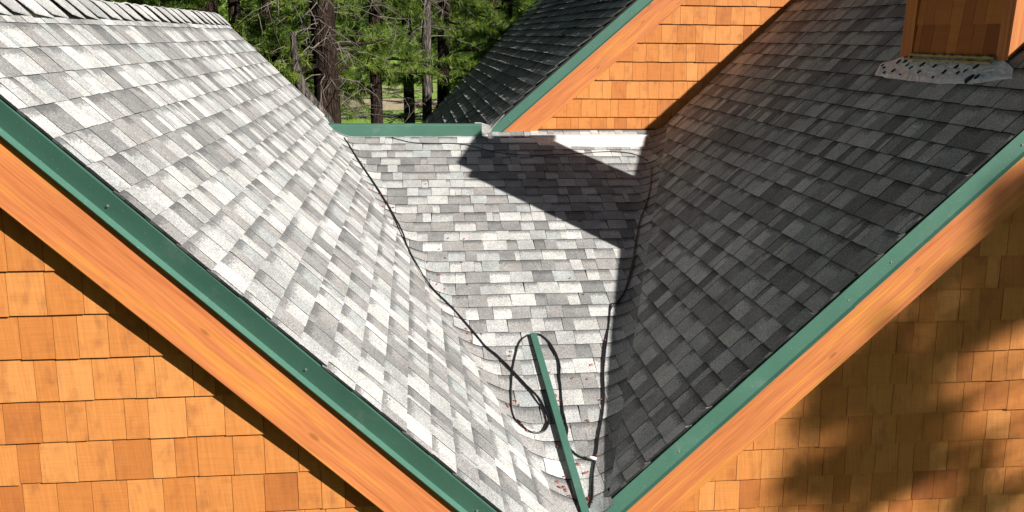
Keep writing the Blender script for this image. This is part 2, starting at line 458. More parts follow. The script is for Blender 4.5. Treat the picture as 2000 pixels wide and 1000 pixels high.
# middle slope: courses bend up into both valleys
def middle():
    r = random.Random(5); pieces = []
    g = Geo(); ys = [.2, 0, -1, -2, -3, -3.8, -4.6]
    vs_ = []; fs = []
    for y in ys:
        a, b = min(-y * qL, W / 2 + 0) if y < 0 else 0, W + y * qR if y < 0 else W
        if a > b: a = b = (a + b) / 2
        for x in (a - .02, b + .02): vs_.append((x, y, tM * min(y, 0) - .019 + (tM * y if y > 0 else 0)))
    n = len(ys)
    for i in range(n - 1): fs.append((2 * i, 2 * i + 2, 2 * i + 3, 2 * i + 1))
    g.add(vs_, fs); deck = hpart(g.obj('roof_slope', FELT)); deck['label'] = 'low-pitched middle shingle slope between the two valleys, half in shadow'
    for k in range(-1, 34):
        s0 = (k + 1.079 ) * E                     # butt line (lower edge) of the course
        y = -s0 * math.cos(PH)
        u0, u1 = -y * qL - CUT - .05, W + y * qR + CUT + .05
        if y < -4.25: u1 = min(u1, 1.67)
        if y < -4.40: u1 = min(u1, 1.60)
        if y < -4.2: u0 -= .08
        if u1 - u0 < .02: continue
        for (a, b, raised, gap) in course(r, u0, u1, .08, .185):
            g_ = .0014 if gap else .0003
            a2, b2 = a + g_, b - g_
            tn, rd = tone(r), (.5 + r.random() * .5 if not raised else r.random() * .6)
            tb = (.0100 if raised else .0084) + r.uniform(-.0005, .0005); te = .001
            ja, jb, sk = r.gauss(0, .0015), r.gauss(0, .0015), r.gauss(0, .0022)
            near = min(abs(a2 - (-y * qL)), abs(b2 - (W + y * qR))) < .28
            m = max(1, int((b2 - a2) / .022)) if near else 1
            top, bot, uvs = [], [], []
            for i in range(m + 1):
                f = i / m; u = a2 + (b2 - a2) * f; j = ja + (jb - ja) * f
                top += [frame_mid(u, s0 + j, tb - .0095), frame_mid(u - sk, s0 - E * .91, tb - .0008 - .0095), frame_mid(u - sk, s0 - E * 1.12, te - .0095)]
                bot += [frame_mid(u, s0 + j, .0004 - .0095)]
                uvs += [(u, 0), (u, .91), (u, 1.12)]
            G = Geo(); nt = len(top); fs = []
            for i in range(m):
                A, B = 3 * i, 3 * i + 3
                fs += [(A, B, B + 1, A + 1), (A + 1, B + 1, B + 2, A + 2), (nt + i, nt + i + 1, B, A)]
            fs += [(nt, 0, 1), (nt + m, 3 * m + 1, 3 * m)]
            G.add(top + bot, fs, uvs + [(0, 0)] * len(bot), [tn, tn, 0.] * m + [0., 0.], rd)
            vis = [frame_mid(a2, s0, .006), frame_mid(b2, s0, .006), frame_mid(b2, s0 - E, .006), frame_mid(a2, s0 - E, .006)]
            pieces.append((seen_area(np.array(vis)), G))
    emit(pieces, deck, 300, 50)
    return deck
deckM = middle()

# rear gable roof, seen at a grazing angle
FYE = 7.2
deckF = deck_obj(frame_far, [(FY0 + .02, -2.9), (FY0 + .02, 3.2), (9.6, 3.2), (8.4, .45), (5.74, -2.6), (5.5, -2.9)], 'dark rear roof slope lit only along its shingle butts', flip=True, top_h=-.004)
k_far = (9.6 - 5.5) / 6.1
shingle_slope('f', frame_far, range(-21, 20), lambda m: -.085 - m * E, FY0, 9.6,
              [(.80, -1, 4.55 + 2.6 - .05 - .0)], 31, lift=.002, deck=deckF, flip=True, curl=.027, wr=(.045, .10), limit=150, minarea=45, thick=1.7)

# hidden reverse sides so that the wings are solid
def reverse(name, verts, lab):
    g = Geo(); g.add(verts, [tuple(range(len(verts)))]); o = hpart(g.obj(name, FELT)); return o
zRL, zRR = -RIDGE_L * tL, (RIDGE_R - W) * tR
reverse('roof_slope', [(RIDGE_L, YLN, zRL), (RIDGE_L, YLF, zRL), (RIDGE_L - 3, YLF, zRL - 3 * tL), (RIDGE_L - 3, YLN, zRL - 3 * tL)], '')
reverse('roof_slope', [(RIDGE_R, YRN, zRR), (RIDGE_R + 3, YRN, zRR - 3 * tR), (RIDGE_R + 3, YRF, zRR - 3 * tR), (RIDGE_R, YRF, zRR)], '')
xF, zF = frame_far(0, 3.2, 0)[0], frame_far(0, 3.2, 0)[2]
reverse('roof_slope', [(xF, FY0, zF), (xF + 4, FY0, zF - 4 * tF), (xF + 4, 9.6, zF - 4 * tF), (xF, 9.6, zF)], '')

# ridge caps on the left roof
def ridge_caps():
    r = random.Random(3); sp = .205; y = YLN - .02; 
    while y < YLF - .05:
        g = Geo(); wl_ = .145 + r.uniform(-.006, .006); l0, l1 = .017 + r.uniform(0, .009), .005
        tn, rd = tone(r), .3; off = r.gauss(0, .004)
        vs_ = []
        for yy, h in ((y, l0), (y + sp + .03, l1)):
            for a, dh in ((-1, .008), (-.45, .002), (-.12, 0), (0, -.006), (.12, 0), (.45, .002), (1, .008 * (1 if h > .01 else 0))):
                d = abs(a) * wl_; hh = h + dh
                if a < 0: x, z = RIDGE_L - d * cL - hh * sL_, zRL - d * sL_ + hh * cL
                else: x, z = RIDGE_L + d * cL + hh * sL_, zRL - d * sL_ + hh * cL
                vs_.append((x + off, yy, z))
        lo = [(p[0], p[1] + .002, p[2] - .007) for p in vs_]
        n = 7; fs = []
        for i in range(6):
            fs += [(i, i + 1, n + i + 1, n + i), (2 * n + i, 3 * n + i, 3 * n + i + 1, 2 * n + i + 1), (2 * n + i, 2 * n + i + 1, i + 1, i)]
        fs += [(6, 2 * n + 6, 3 * n + 6, n + 6), (0, n, 3 * n, 2 * n)]
        g.add(vs_ + lo, fs, [(0, .3)] * (4 * n), .55 + .45 * r.random(), rd)
        o = g.obj('ridge_cap', ASPH); o.parent = deckL
        y += sp + r.uniform(-.004, .004)
ridge_caps()

# ------------------------------------------------------------------ rake trim: metal, boards
def extrude(sec, s0, s1, fr, name, mat, parent=None, n=1, closed=True, wob=0.):
    """sec: (depth y, distance below the roof plane)"""
    g = Geo(); vs_ = []; uv = []
    m = len(sec)
    for i in range(n + 1):
        s = s0 + (s1 - s0) * i / n
        for (y, d) in sec:
            w_ = wob * mnoise.noise((s * 2.3, d * 5, y)) if wob else 0
            vs_.append(fr(y + w_, s, -d)); uv.append((s, d + (y - sec[0][0]) * .7))
    fs = []
    for i in range(n):
        for k in range(m if closed else m - 1):
            a, b = i * m + k, i * m + (k + 1) % m
            fs.append((a, b, b + m, a + m))
    if closed: fs += [tuple(range(m - 1, -1, -1)), tuple(range(n * m, n * m + m))]
    g.add(vs_, fs, uv)
    return hpart(g.obj(name, mat), parent)

def screws(trim, fr, y, d, ss):
    for s in ss:
        g = Geo(); c = np.array(fr(y, s, -d)); N = 8; R = .0065
        ring = [c + (R * math.cos(t), 0, R * math.sin(t)) for t in [2 * math.pi * i / N for i in range(N)]]
        ring2 = [c + (R * .6 * math.cos(t), -.005, R * .6 * math.sin(t)) for t in [2 * math.pi * i / N for i in range(N)]]
        g.add(ring + ring2, [(i, (i + 1) % N, N + (i + 1) % N, N + i) for i in range(N)] + [tuple(range(N, 2 * N))])
        o = g.obj('screw', STEEL); o.parent = trim

def rake(fr, yf, s0, s1, ywall, scr, tilt=.0, lap=None):
    sec = [(yf - .004, .017), (yf - .004 + tilt, .103), (yf - .018 + tilt * .55, .114), (yf - .016 + tilt * .55, .118), (yf + .003 + tilt, .112), (yf + .003 + tilt, .100), (yf + .003, .026), (yf + .022, .021), (yf + .022, .0172)]
    if lap is None: met = extrude(sec, s0, s1, fr, 'drip_edge', METAL, n=14, wob=.003)
    else:
        met = extrude(sec, lap - .02, s1, fr, 'drip_edge', METAL, n=8, wob=.003)
        extrude([(y - .0022, d + (.0015 if d > .05 else -.0008)) for y, d in sec], s0, lap + .02, fr, 'drip_edge', METAL, n=8, wob=.003)
    screws(met, fr, yf - .004 + tilt * .62, .07, scr)
    bt = tilt * .0
    brd = extrude([(yf + .010 + tilt * .6, .1195), (yf + .010, .327), (yf + .013, .331), (yf + .048, .331), (yf + .048, .119)], s0, s1, fr, 'rake_board', BOARD, n=6, wob=.001)
    # soffit between the board and the wall
    so = extrude([(yf + .049, .10), (yf + .049, .20), (ywall - .002, .20), (ywall - .002, .10)], s0, s1, fr, 'soffit', SHEATH)
    return met, brd
YLW, YRW, YFW = -4.838, -4.10, .22
rake(frame_left, YLN, -2.0, sTopL + .02, YLW, [.53 - .95 * i for i in range(-1, 3)], tilt=.03)
rake(frame_right, YRN, -2.4, sTopR, YRW, [.72, -.12, -.40, -1.05, -1.55], tilt=0, lap=-.42)
rake(frame_far, FY0, -1.87, 3.2, YFW, [-.08, -.55, -1.0, -1.62, .5], tilt=0)
# far rakes of the two front wings (only their edge shows)
extrude([(YRF - .012, .012), (YRF + .004, .010), (YRF + .008, .11), (YRF - .004, .11)], -.05, sTopR, frame_right, 'drip_edge', METAL, n=8, wob=.002)
extrude([(YLF - .012, .012), (YLF + .004, .010), (YLF + .008, .11), (YLF - .004, .11)], -.1, sTopL, frame_left, 'drip_edge', METAL, n=8, wob=.002)

# ------------------------------------------------------------------ gable walls
def wall(outline, y, lab):
    """outline (x, z) counter-clockwise from the front"""
    g = Geo(); prism(g, [(x, y, z) for x, z in outline], [(x, y + .12, z) for x, z in outline])
    o = hpart(g.obj('gable_wall', SHEATH)); o['label'] = lab
    return o

def wall_shingles(w, y, z0, exp, rows, x0, x1, clips, seed, limit=300):
    r = random.Random(seed); pieces = []
    for k in rows:
        zb = z0 - k * exp
        x = x0 - r.random() * .1
        while x < x1:
            wd = r.choice([r.uniform(.075, .10), r.uniform(.11, .15), r.uniform(.125, .155), r.uniform(.135, .165)])
            a, b = x + .0012, x + wd - .0012; x += wd
            dz = r.gauss(0, .0012)
            poly = [(a, zb + dz), (b, zb + dz + r.gauss(0, .0008)), (b, zb + exp + .018), (a, zb + exp + .018)]
            for c in clips:
                poly = clip(poly, *c)
                if len(poly) < 3: break
            if len(poly) < 3: continue
            t = .017 + r.uniform(-.002, .002)
            def fy(z): return y - .002 - t * max(0, 1 - (z - zb) / (exp * 1.15))
            g = Geo()
            prism(g, [(p[0], fy(p[1]) - .0015, p[1]) for p in poly], [(p[0], y - .0005, p[1]) for p in poly], [(p[0], p[1]) for p in poly],
                  min(1, max(0, r.gauss(.60, .13) if r.random() > .035 else r.uniform(.2, .35))), r.random())
            pieces.append((seen_area(np.array([(p[0], y, min(p[1], zb + exp)) for p in poly])), g))
    emit(pieces, w, limit, 40, 'wall_shingle', CEDAR, 'wall_shingles')

GZ = -4.0
def under(fr_kind, d):
    """line d below the roof plane as a*x+b*z<=c"""
    if fr_kind == 'L': return (sL_, cL, -d)
    if fr_kind == 'R': return (-sR_, cR, -sR_ * W - d)
    return (-math.sin(TF), math.cos(TF), -math.sin(TF) * FX + math.cos(TF) * FZ - d)
# left
wL = wall([(-3.2, GZ), (1.3, GZ), (1.3, -1.62), (RIDGE_L, zRL - .3), (-3.2, zRL - .3 - 2.05)], YLW, 'sunlit front gable wall of cedar shingles under the leading rake')
wall_shingles(wL, YLW, .061, .178, range(-5, 12), -2.6, 1.35, [under('L', .30), (-sL_, cL, -2 * RIDGE_L * sL_ - .30)], 41)
# right
wR = wall([(1.75, GZ), (8.2, GZ), (8.2, zRR - .3 - 3.0), (RIDGE_R, zRR - .3), (1.75, -1.6)], YRW, 'front gable wall of cedar shingles dappled with tree shade')
wall_shingles(wR, YRW, -.513, .178, range(-12, 9), 1.8, 7.0, [under('R', .30), (sR_, cR, 2 * RIDGE_R * sR_ - sR_ * W - .30)], 43)
# rear
sc_ = (YFW - CAM[1]) / (.12 - CAM[1])
zf0 = CAM[2] + (1.243 - CAM[2]) * sc_
wF = wall([(1.62, -.25), (7.5, -.25), (7.5, 2.1), (xF, zF - .33), (1.62, -.02)], YFW, 'rear gable wall of sunlit cedar shingles above the white flashing')
wall_shingles(wF, YFW, zf0, .178 * sc_, range(-8, 8), 1.55, 5.4, [under('F', .30), (0, -1, .005)], 47)
# plain wing bodies below the roofs, out of view
for (x0, x1, y0, y1, z1) in ((-3.1, 1.2, YLW + .13, YLF - .1, -1.75), (1.9, 8.1, YRW + .13, YRF + .02, -1.7), (1.7, 7.4, YFW + .13, 9.3, -.7)):
    g = Geo(); box(g, x0, x1, y0, y1, GZ - .2, z1); hpart(g.obj('wing_body', SHEATH))

# ------------------------------------------------------------------ green parapet at the head of the middle slope
g = Geo(); n = 16
sec = [(.045, -.01), (.0, -.004), (-.004, .104), (.0, .112), (.05, .118), (.055, .10)]
vs_ = []
for i in range(n + 1):
    x = -.20 + 1.53 * i / n
    for (y, z) in sec: vs_.append((x, y + .004 * mnoise.noise((x * 3, z * 8, .5)), z + .0015 * mnoise.noise((x * 2, 0, 4))))
m = len(sec)
g.add(vs_, [(i * m + k, (i + 1) * m + k, (i + 1) * m + (k + 1) % m, i * m + (k + 1) % m) for i in range(n) for k in range(m)] + [tuple(range(m)), tuple(range(n * m + m - 1, n * m - 1, -1))])
hpart(g.obj('ridge_flashing', METAL))
# curled starter strip where the rear rake meets the parapet
def curl_strip():
    g = Geo(); P = spline([frame_far(FY0 - .012, -1.62, .004), frame_far(FY0 - .02, -1.78, -.012), (1.415, FY0 - .06, .045), (1.335, FY0 - .085, .018), (1.285, FY0 - .09, .012)], 5)
    Q = spline([frame_far(FY0 + .05, -1.60, .010), frame_far(FY0 + .06, -1.77, .008), (1.40, FY0 + .03, .098), (1.33, FY0 + .02, .118), (1.27, FY0 + .0, .122)], 5)
    n = len(P); vs_ = list(P) + list(Q); lo = [p + np.array((.002, -.001, -.007)) for p in P]
    g.add(vs_ + lo, [(i, i + 1, n + i + 1, n + i) for i in range(n - 1)] + [(2 * n + i, 2 * n + i + 1, i + 1, i) for i in range(n - 1)], [(0, .3)] * (3 * n), .42, .2)
    o = hpart(g.obj('starter_strip', ASPH))
curl_strip()

# white painted flashing at the foot of the rear wall
def sheet(name, pts2, frame, mat, parent=None, n=24, m=5, amp=.004, h0=.014, seed=1, lo=None):
    """pts2: two polylines (lower, upper) in frame coordinates"""
    g = Geo(); A = [np.array(p) for p in pts2[0]]; B = [np.array(p) for p in pts2[1]]
    def at(L, f):
        f *= len(L) - 1; i = min(int(f), len(L) - 2); return L[i] + (L[i + 1] - L[i]) * (f - i)
    vs_ = []
    for j in range(m + 1):
        for i in range(n + 1):
            f = i / n; p = at(A, f) * (1 - j / m) + at(B, f) * (j / m)
            edge = (j in (0,)) * .004 + (i in (0, n)) * .004
            if j == 0: p = p + np.array((0, .005 * mnoise.noise((f * 14, seed, 0))))
            vs_.append(frame(p[0], p[1], h0 - edge + amp * mnoise.noise((p[0] * 14, p[1] * 14, seed))))
    fs = [(j * (n + 1) + i, j * (n + 1) + i + 1, (j + 1) * (n + 1) + i + 1, (j + 1) * (n + 1) + i) for j in range(m) for i in range(n)]
    k = len(vs_)
    vs_ += [frame(*( (at(A, i / n))), -.012) for i in range(n + 1)]
    fs += [(k + i, k + i + 1, i + 1, i) for i in range(n)]
    g.add(vs_, fs)
    return hpart(g.obj(name, mat), parent)
sheet('wall_flashing', [[(1.86, .20), (2.3, .235), (2.88, .245)], [(1.80, .02), (2.3, .0), (2.95, .0)]], frame_mid, WHITE, amp=.005, h0=.008)
g = Geo(); box(g, 1.80, 2.97, -.03, YFW + .01, -.03, .010); hpart(g.obj('flashing_upstand', WHITE))
sheet('wall_flashing', [[(1.50, .14), (1.66, .135), (1.84, .15)], [(1.50, .06), (1.66, .06), (1.82, .05)]], frame_mid, WHITE, n=12, m=3, amp=.004, h0=.006, seed=4)

# ------------------------------------------------------------------ chimney chase on the right slope
CX0, CX1, CY0, CY1, CZT = 3.95, 4.45, -3.68, -2.665, 2.22
def chimney():
    root = Geo(); box(root, CX0 + .02, CX1 - .02, CY0 + .02, CY1 - .02, .5, CZT - .04); ch = hpart(root.obj('chimney', SHEATH)); ch['label'] = 'cedar-clad chimney on the shaded slope, mostly cut off by the frame'
    # corner boards
    def cb(x0, x1, y0, y1):
        g = Geo(); vs_ = []
        def zb(x): return (x - W) * tR + .0
        z1 = CZT - .05
        v = [(x, y, zb(x) + .02) for y in (y0, y1) for x in (x0, x1)] + [(x, y, z1) for y in (y0, y1) for x in (x0, x1)]
        g.add(v, [(0, 2, 3, 1), (4, 5, 7, 6), (0, 1, 5, 4), (2, 6, 7, 3), (0, 4, 6, 2), (1, 3, 7, 5)], [(p[2], p[0] + p[1]) for p in v]); o = g.obj('corner_board', BOARD); o.parent = ch
        return o
    cb(CX0 - .022, CX0 + .0, CY1 - .11, CY1 + .02)       # far corner, narrow face
    cb(CX0 - .020, CX0 + .0, CY0 - .0, CY0 + .075)
    cb(CX0 - .018, CX0 + .07, CY0 - .022, CY0 - .001)
    cb(CX1 - .09, CX1 + .02, CY0 - .02, CY0 - .001)
    r = random.Random(61)
    for k in range(9):                                   # shingles on the shaded cheek, their shade partly put into a darker tone
        zb = .86 - .02 + k * .195; y = CY0 + .08
        while y < CY1 - .11:
            wd = r.uniform(.09, .17); a, b = y + .0015, min(y + wd, CY1 - .105) - .0015; y += wd
            if b - a < .02: continue
            g = Geo(); t = .011
            z1 = min(zb + .21, CZT - .04); zc = max(zb, .855)
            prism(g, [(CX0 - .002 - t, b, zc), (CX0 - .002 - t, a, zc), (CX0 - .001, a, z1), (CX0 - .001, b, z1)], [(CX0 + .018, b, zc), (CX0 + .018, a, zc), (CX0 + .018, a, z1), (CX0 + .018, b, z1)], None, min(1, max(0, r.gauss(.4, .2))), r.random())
            o = g.obj('wall_shingle', CEDAR); o.parent = ch
        x = CX0 + .075
        while x < CX1 - .1:                              # shingles on the lit front
            wd = r.uniform(.09, .15); a, b = x + .0015, min(x + wd, CX1 - .095) - .0015; x += wd
            if b - a < .02: continue
            z0 = max(zb, (b - W) * tR + .02); z1 = min(zb + .21, CZT - .04)
            if z1 - z0 < .03: continue
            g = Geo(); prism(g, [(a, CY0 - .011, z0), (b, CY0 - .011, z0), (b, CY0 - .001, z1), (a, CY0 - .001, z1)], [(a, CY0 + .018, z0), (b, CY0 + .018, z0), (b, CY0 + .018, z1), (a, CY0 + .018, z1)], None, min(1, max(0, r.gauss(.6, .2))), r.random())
            o = g.obj('wall_shingle', CEDAR); o.parent = ch
    g = Geo(); box(g, CX0 - .04, CX1 + .04, CY0 - .04, CY1 + .04, CZT - .045, CZT); o = g.obj('chimney_cap', METAL); o.parent = ch
    # sealant bead at the foot of the cheek
    g = Geo(); pts = [(CX0 - .03 + .004 * mnoise.noise((i * .7, 1, 2)), CY0 + .07 + i * (CY1 - CY0 - .17) / 24, .848 + .008 * mnoise.noise((i * .9, 5, 2))) for i in range(25)]
    tube(g, pts, [.010 + .008 * mnoise.noise((i * .8, 3, 3)) for i in range(25)], 7); o = g.obj('sealant_bead', SEAL, smooth=True); o.parent = ch
    g = Geo(); pts = [(CX0 - .055 + .006 * mnoise.noise((i * .7, 9, 2)), CY0 + .06 + i * (CY1 - CY0 - .17) / 24, .822 + .006 * mnoise.noise((i * .9, 5, 7))) for i in range(25)]
    tube(g, pts, [.008 + .008 * mnoise.noise((i * .6, 6, 3)) for i in range(25)], 7); o = g.obj('sealant_bead', SEAL, smooth=True); o.parent = ch
    return ch
chim = chimney()

def m_foil():
    t = NT('crumpled_foil', .38, .5); P = t.pos(); t.b.inputs['Metallic'].default_value = .1
    n = t.noise(P, 11, 4, .6, 1.); n2 = t.noise(P, 30, 3, .6, .6)
    c = t.ramp(n, [(.3, (.68, .74, .82)), (.5, (.86, .88, .91)), (.68, (.92, .88, .87)), (.8, (.95, .95, .95))])
    t.bump(t.math('ADD', n, t.math('MULTIPLY', n2, .5)), 1., .02)
    return t.col(c)
# patch outline on the right slope: u = y, s from the valley
def sR(x): return (x - W) / cR
pt = sheet('flashing_patch', [[(-3.86, sR(3.86)), (-3.6, sR(3.815)), (-3.3, sR(3.80)), (-3.0, sR(3.80)), (-2.75, sR(3.805)), (-2.56, sR(3.815))],
                              [(-3.80, sR(3.905)), (-3.62, sR(3.96)), (-3.3, sR(3.97)), (-3.0, sR(3.97)), (-2.72, sR(3.955)), (-2.50, sR(3.885))]], frame_right, m_foil(), chim, n=40, m=8, amp=.005, h0=.010, seed=2)
pt.matrix_parent_inverse = Matrix.Identity(4)
r = random.Random(9)
spots = [(-2.55, 3.875, 1.), (-2.60, 3.86, .8), (-2.66, 3.83, .8), (-2.74, 3.845, 1.2), (-2.69, 3.905, 1.4), (-2.76, 3.91, 1.3), (-2.83, 3.885, 1.), (-2.90, 3.87, 1.), (-2.98, 3.895, 1.4), (-3.03, 3.85, 1.2), (-3.12, 3.89, 1.3), (-2.86, 3.825, .5),
         (-3.27, 3.86, 1.2), (-3.33, 3.895, 1.4), (-3.40, 3.86, 1.), (-3.50, 3.90, 1.6), (-3.45, 3.875, 1.), (-3.22, 3.825, .6), (-3.55, 3.835, 2.3), (-3.60, 3.845, 1.6), (-2.72, 3.94, 1.6), (-2.78, 3.945, 1.6)]
for (y, x, k) in spots:
    g = Geo(); N = 10; s0 = sR(x); top = []
    for i in range(N):
        a = 2 * math.pi * i / N; rr = .0125 * k * (1 + .35 * r.uniform(-1, 1))
        top.append(frame_right(y + rr * .55 * math.cos(a) - .5 * rr * math.sin(a) * .3, s0 + rr * math.sin(a), .0175))
    c = frame_right(y, s0, .020); bot = [tuple(np.array(p) - np.array(frame_right(0, 0, .016)) + np.array(frame_right(0, 0, 0))) for p in top]
    g.add(top + [c] + bot, [(i, N, (i + 1) % N) for i in range(N)] + [(i, (i + 1) % N, N + 1 + (i + 1) % N, N + 1 + i) for i in range(N)])
    o = g.obj('tar_dab', TAR); o.parent = pt
for (o_) in [c for c in pt.children]: o_.matrix_parent_inverse = Matrix.Identity(4)

# ------------------------------------------------------------------ loose things on the middle slope
def on_mid(x, y, h): return np.array(frame_mid(x, -y / math.cos(PH), h))
CW = .0055
def cable(pts, label, two=False, rad=CW, seed=0):
    g = Geo(); P = spline(pts, 10)
    Q = []
    for i, p in enumerate(P):
        w_ = .006 * mnoise.noise((i * .11, seed, 0)); Q.append(on_mid(p[0] + w_, p[1], .0055 + p[2] + .003 * mnoise.noise((i * .2, seed, 5))))
    tube(g, Q, rad, 8)
    return tag(g.obj('heating_cable', CABLE, smooth=True), label, 'cable')
def px_mid(x, y, h=.0):
    d = (x - 1000) / FPX * CR + (y - 500) / FPX * CD + CF
    a = (tM * CAM[1] - CAM[2]) / (d[2] - tM * d[1]); p = CAM + a * d
    return (p[0], p[1], h)
def px_list(L): return [px_mid(*p) for p in L]
lv = [(0.0, -.03), (.09, -.30), (.215, -.62)]
cable(px_list([(672, 276), (690, 303), (720, 348), (748, 390), (772, 432), (786, 462), (797, 497), (812, 527), (832, 562)]) + px_list([(858, 588), (884, 608), (915, 640), (944, 673), (962, 688), (985, 708), (1003, 727), (1030, 755), (1052, 779), (1068, 806), (1072, 826), (1062, 843), (1036, 850), (1012, 840), (1000, 820), (997, 790), (998, 755), (1002, 718), (1008, 688), (1016, 667), (1030, 656)]),
      'black cable running down the sunlit valley into a teardrop loop beside the green strip', seed=1)
cable(px_list([(681, 290), (700, 322), (735, 374), (765, 424), (792, 490), (806, 520), (824, 560), (850, 585), (888, 614), (922, 650), (948, 680), (975, 702), (1000, 729), (1025, 755), (1045, 778), (1062, 806), (1066, 828), (1054, 846), (1030, 848), (1010, 832)]),
      'second thinner black cable lying against the one down the sunlit valley', rad=.0042, seed=7)
cable(px_list([(1042, 654), (1058, 657), (1074, 671), (1086, 693), (1092, 712), (1094, 740), (1096, 770), (1099, 800), (1104, 824), (1108, 842), (1108, 862), (1115, 880), (1130, 892), (1146, 898), (1158, 903)]),
      'black cable curving off the green strip head and ending in a white tip', seed=3)
cable(px_list([(1042, 653), (1056, 655), (1070, 668), (1078, 684), (1088, 702), (1091, 730), (1094, 765), (1097, 800), (1101, 826)]), 'thin black cable doubling the curve right of the green strip', rad=.0042, seed=12)
cable(px_list([(765, 270), (782, 274), (803, 279), (840, 281), (880, 281), (912, 284), (940, 291), (968, 298), (1000, 302), (1040, 304), (1090, 303), (1140, 300), (1185, 297), (1222, 299), (1248, 305), (1266, 316)]),
      'thin black cable sagging across the top of the middle slope below the parapet', rad=.0038, seed=4)
cable(px_list([(1272, 330), (1268, 385), (1252, 430), (1243, 470), (1236, 520), (1226, 560), (1208, 588), (1193, 598), (1190, 630), (1183, 660), (1178, 690), (1177, 730), (1178, 770), (1178, 810), (1172, 840), (1166, 880), (1160, 930), (1155, 990)]),
      'black cable down the shadowed valley at the foot of the dark slope', seed=5)
cable(px_list([(1238, 505), (1222, 566), (1206, 594), (1194, 604), (1186, 660), (1180, 720), (1180, 790), (1171, 850), (1158, 935), (1152, 1000)]),
      'second strand of cable twisted along the shadowed valley', rad=.0036, seed=15)
# white tape tip
g = Geo(); a, b = on_mid(*px_mid(1147, 897)), on_mid(*px_mid(1164, 905)); a[2] += .014; b[2] += .014
tube(g, [a, a + (b - a) * .5, b], [.008, .010, .009], 8); tag(g.obj('cable_end', STRAP, smooth=True), 'white taped cable end beside the shadowed valley', 'cable end')

# loose green trim strip
def strip():
    g = Geo(); A, B = on_mid(*px_mid(1041, 655)), on_mid(*px_mid(1139, 998)); d = B - A; L = np.linalg.norm(d); d /= L
    nrm = np.array([0, -math.sin(PH), math.cos(PH)]); side = np.cross(d, nrm); side /= np.linalg.norm(side); nrm = np.cross(side, d)
    A = A + nrm * .002; n = 10; vs_ = []
    sec = [(-.021, 0), (-.021, .019), (.021, .023), (.021, .003), (.0185, .003), (.0185, .0205), (-.0185, .0165), (-.0185, 0)]
    for i in range(n + 1):
        f = i / n; p = A + d * (L + .25) * f + nrm * .004 * math.sin(f * 3.0)
        for (a, h) in sec: vs_.append(p + side * a + nrm * h)
    m = len(sec)
    g.add(vs_, [(i * m + k, i * m + (k + 1) % m, (i + 1) * m + (k + 1) % m, (i + 1) * m + k) for i in range(n) for k in range(m)] + [tuple(range(m - 1, -1, -1)), tuple(range(n * m, n * m + m))])
    return tag(g.obj('trim_strip', METAL), 'loose green metal trim strip lying down the middle slope', 'trim strip')
strip()

# curled reddish catkins on the shingles
spots = [(856, 488), (905, 468), (838, 535), (829, 555), (868, 507), (832, 516), (904, 515), (912, 556), (1115, 546), (1140, 575), (858, 540), (850, 563), (875, 468), (866, 567), (912, 647), (913, 662), (918, 676), (938, 655), (996, 695), (1002, 688), (1046, 768), (1006, 788), (1010, 795), (992, 802), (994, 808), (1083, 776), (1092, 783), (1071, 728), (1069, 735),
         (1156, 716), (1116, 741), (1146, 741), (1146, 826), (1173, 782), (1087, 872), (1108, 866), (1127, 905), (1130, 908), (1148, 927), (1145, 930), (1100, 932), (1086, 955), (1092, 962), (1104, 962), (1108, 966), (1146, 980), (1143, 986), (1112, 980), (1014, 838), (1032, 850), (1126, 998), (697, 306), (706, 322), (722, 392), (743, 387), (755, 400), (762, 410), (750, 418), (768, 408), (831, 362), (1166, 893), (1180, 668), (845, 590)]
r = random.Random(77)
for (x, y) in spots:
    p = on_mid(*px_mid(x, y)); g = Geo(); a0 = r.uniform(0, 6.28); R_ = r.uniform(.007, .014); sp = r.uniform(1.4, 3.0)
    pts = []
    for i in range(6):
        t = a0 + sp * i / 5
        q = (p[0] + R_ * math.cos(t), p[1] + R_ * math.sin(t)); z = on_mid(q[0], q[1], .005)
        pts.append(z + np.array((0, 0, .006 * math.sin(math.pi * i / 5))))
    tube(g, pts, [.001, .003, .0038, .0038, .003, .001], 5)
    tag(g.obj('pine_catkin', CATKIN, smooth=True), 'small curled reddish catkin fallen on the middle slope', 'catkin', 'dry catkins scattered on the middle slope')

# ------------------------------------------------------------------ ground
def gz(x, y):
    d = max(0, y - 62); return GZ + .075 * d * min(1, d / 30) + .8 * mnoise.noise((x * .02, y * .02, 3)) * min(1, max(0, (y - 25) / 25))
g = Geo(); xs = [-700, -400, -220, -140] + list(range(-100, 101, 5)) + [140, 220, 400, 700]; ys = [-700, -300, -120, -60, -30, -10] + list(range(0, 131, 4)) + [150, 180, 230, 320, 500, 800]
vs_ = [(x, y, gz(x, min(y, 140)) if y > 25 else GZ) for y in ys for x in xs]; nx = len(xs)
g.add(vs_, [(j * nx + i, j * nx + i + 1, (j + 1) * nx + i + 1, (j + 1) * nx + i) for j in range(len(ys) - 1) for i in range(nx - 1)])
tag(g.obj('ground', m_ground(), smooth=True), kind='structure')
g = Geo(); vs_ = []
for i in range(41):
    x = -60 + 3 * i; yc = 44.5 + 2. * math.sin(x * .05)
    for dy in (-.9, .9): vs_.append((x, yc + dy, gz(x, yc + dy) + .05))
g.add(vs_, [(2 * i, 2 * i + 2, 2 * i + 3, 2 * i + 1) for i in range(40)])
tag(g.obj('path', PATHM), kind='structure')

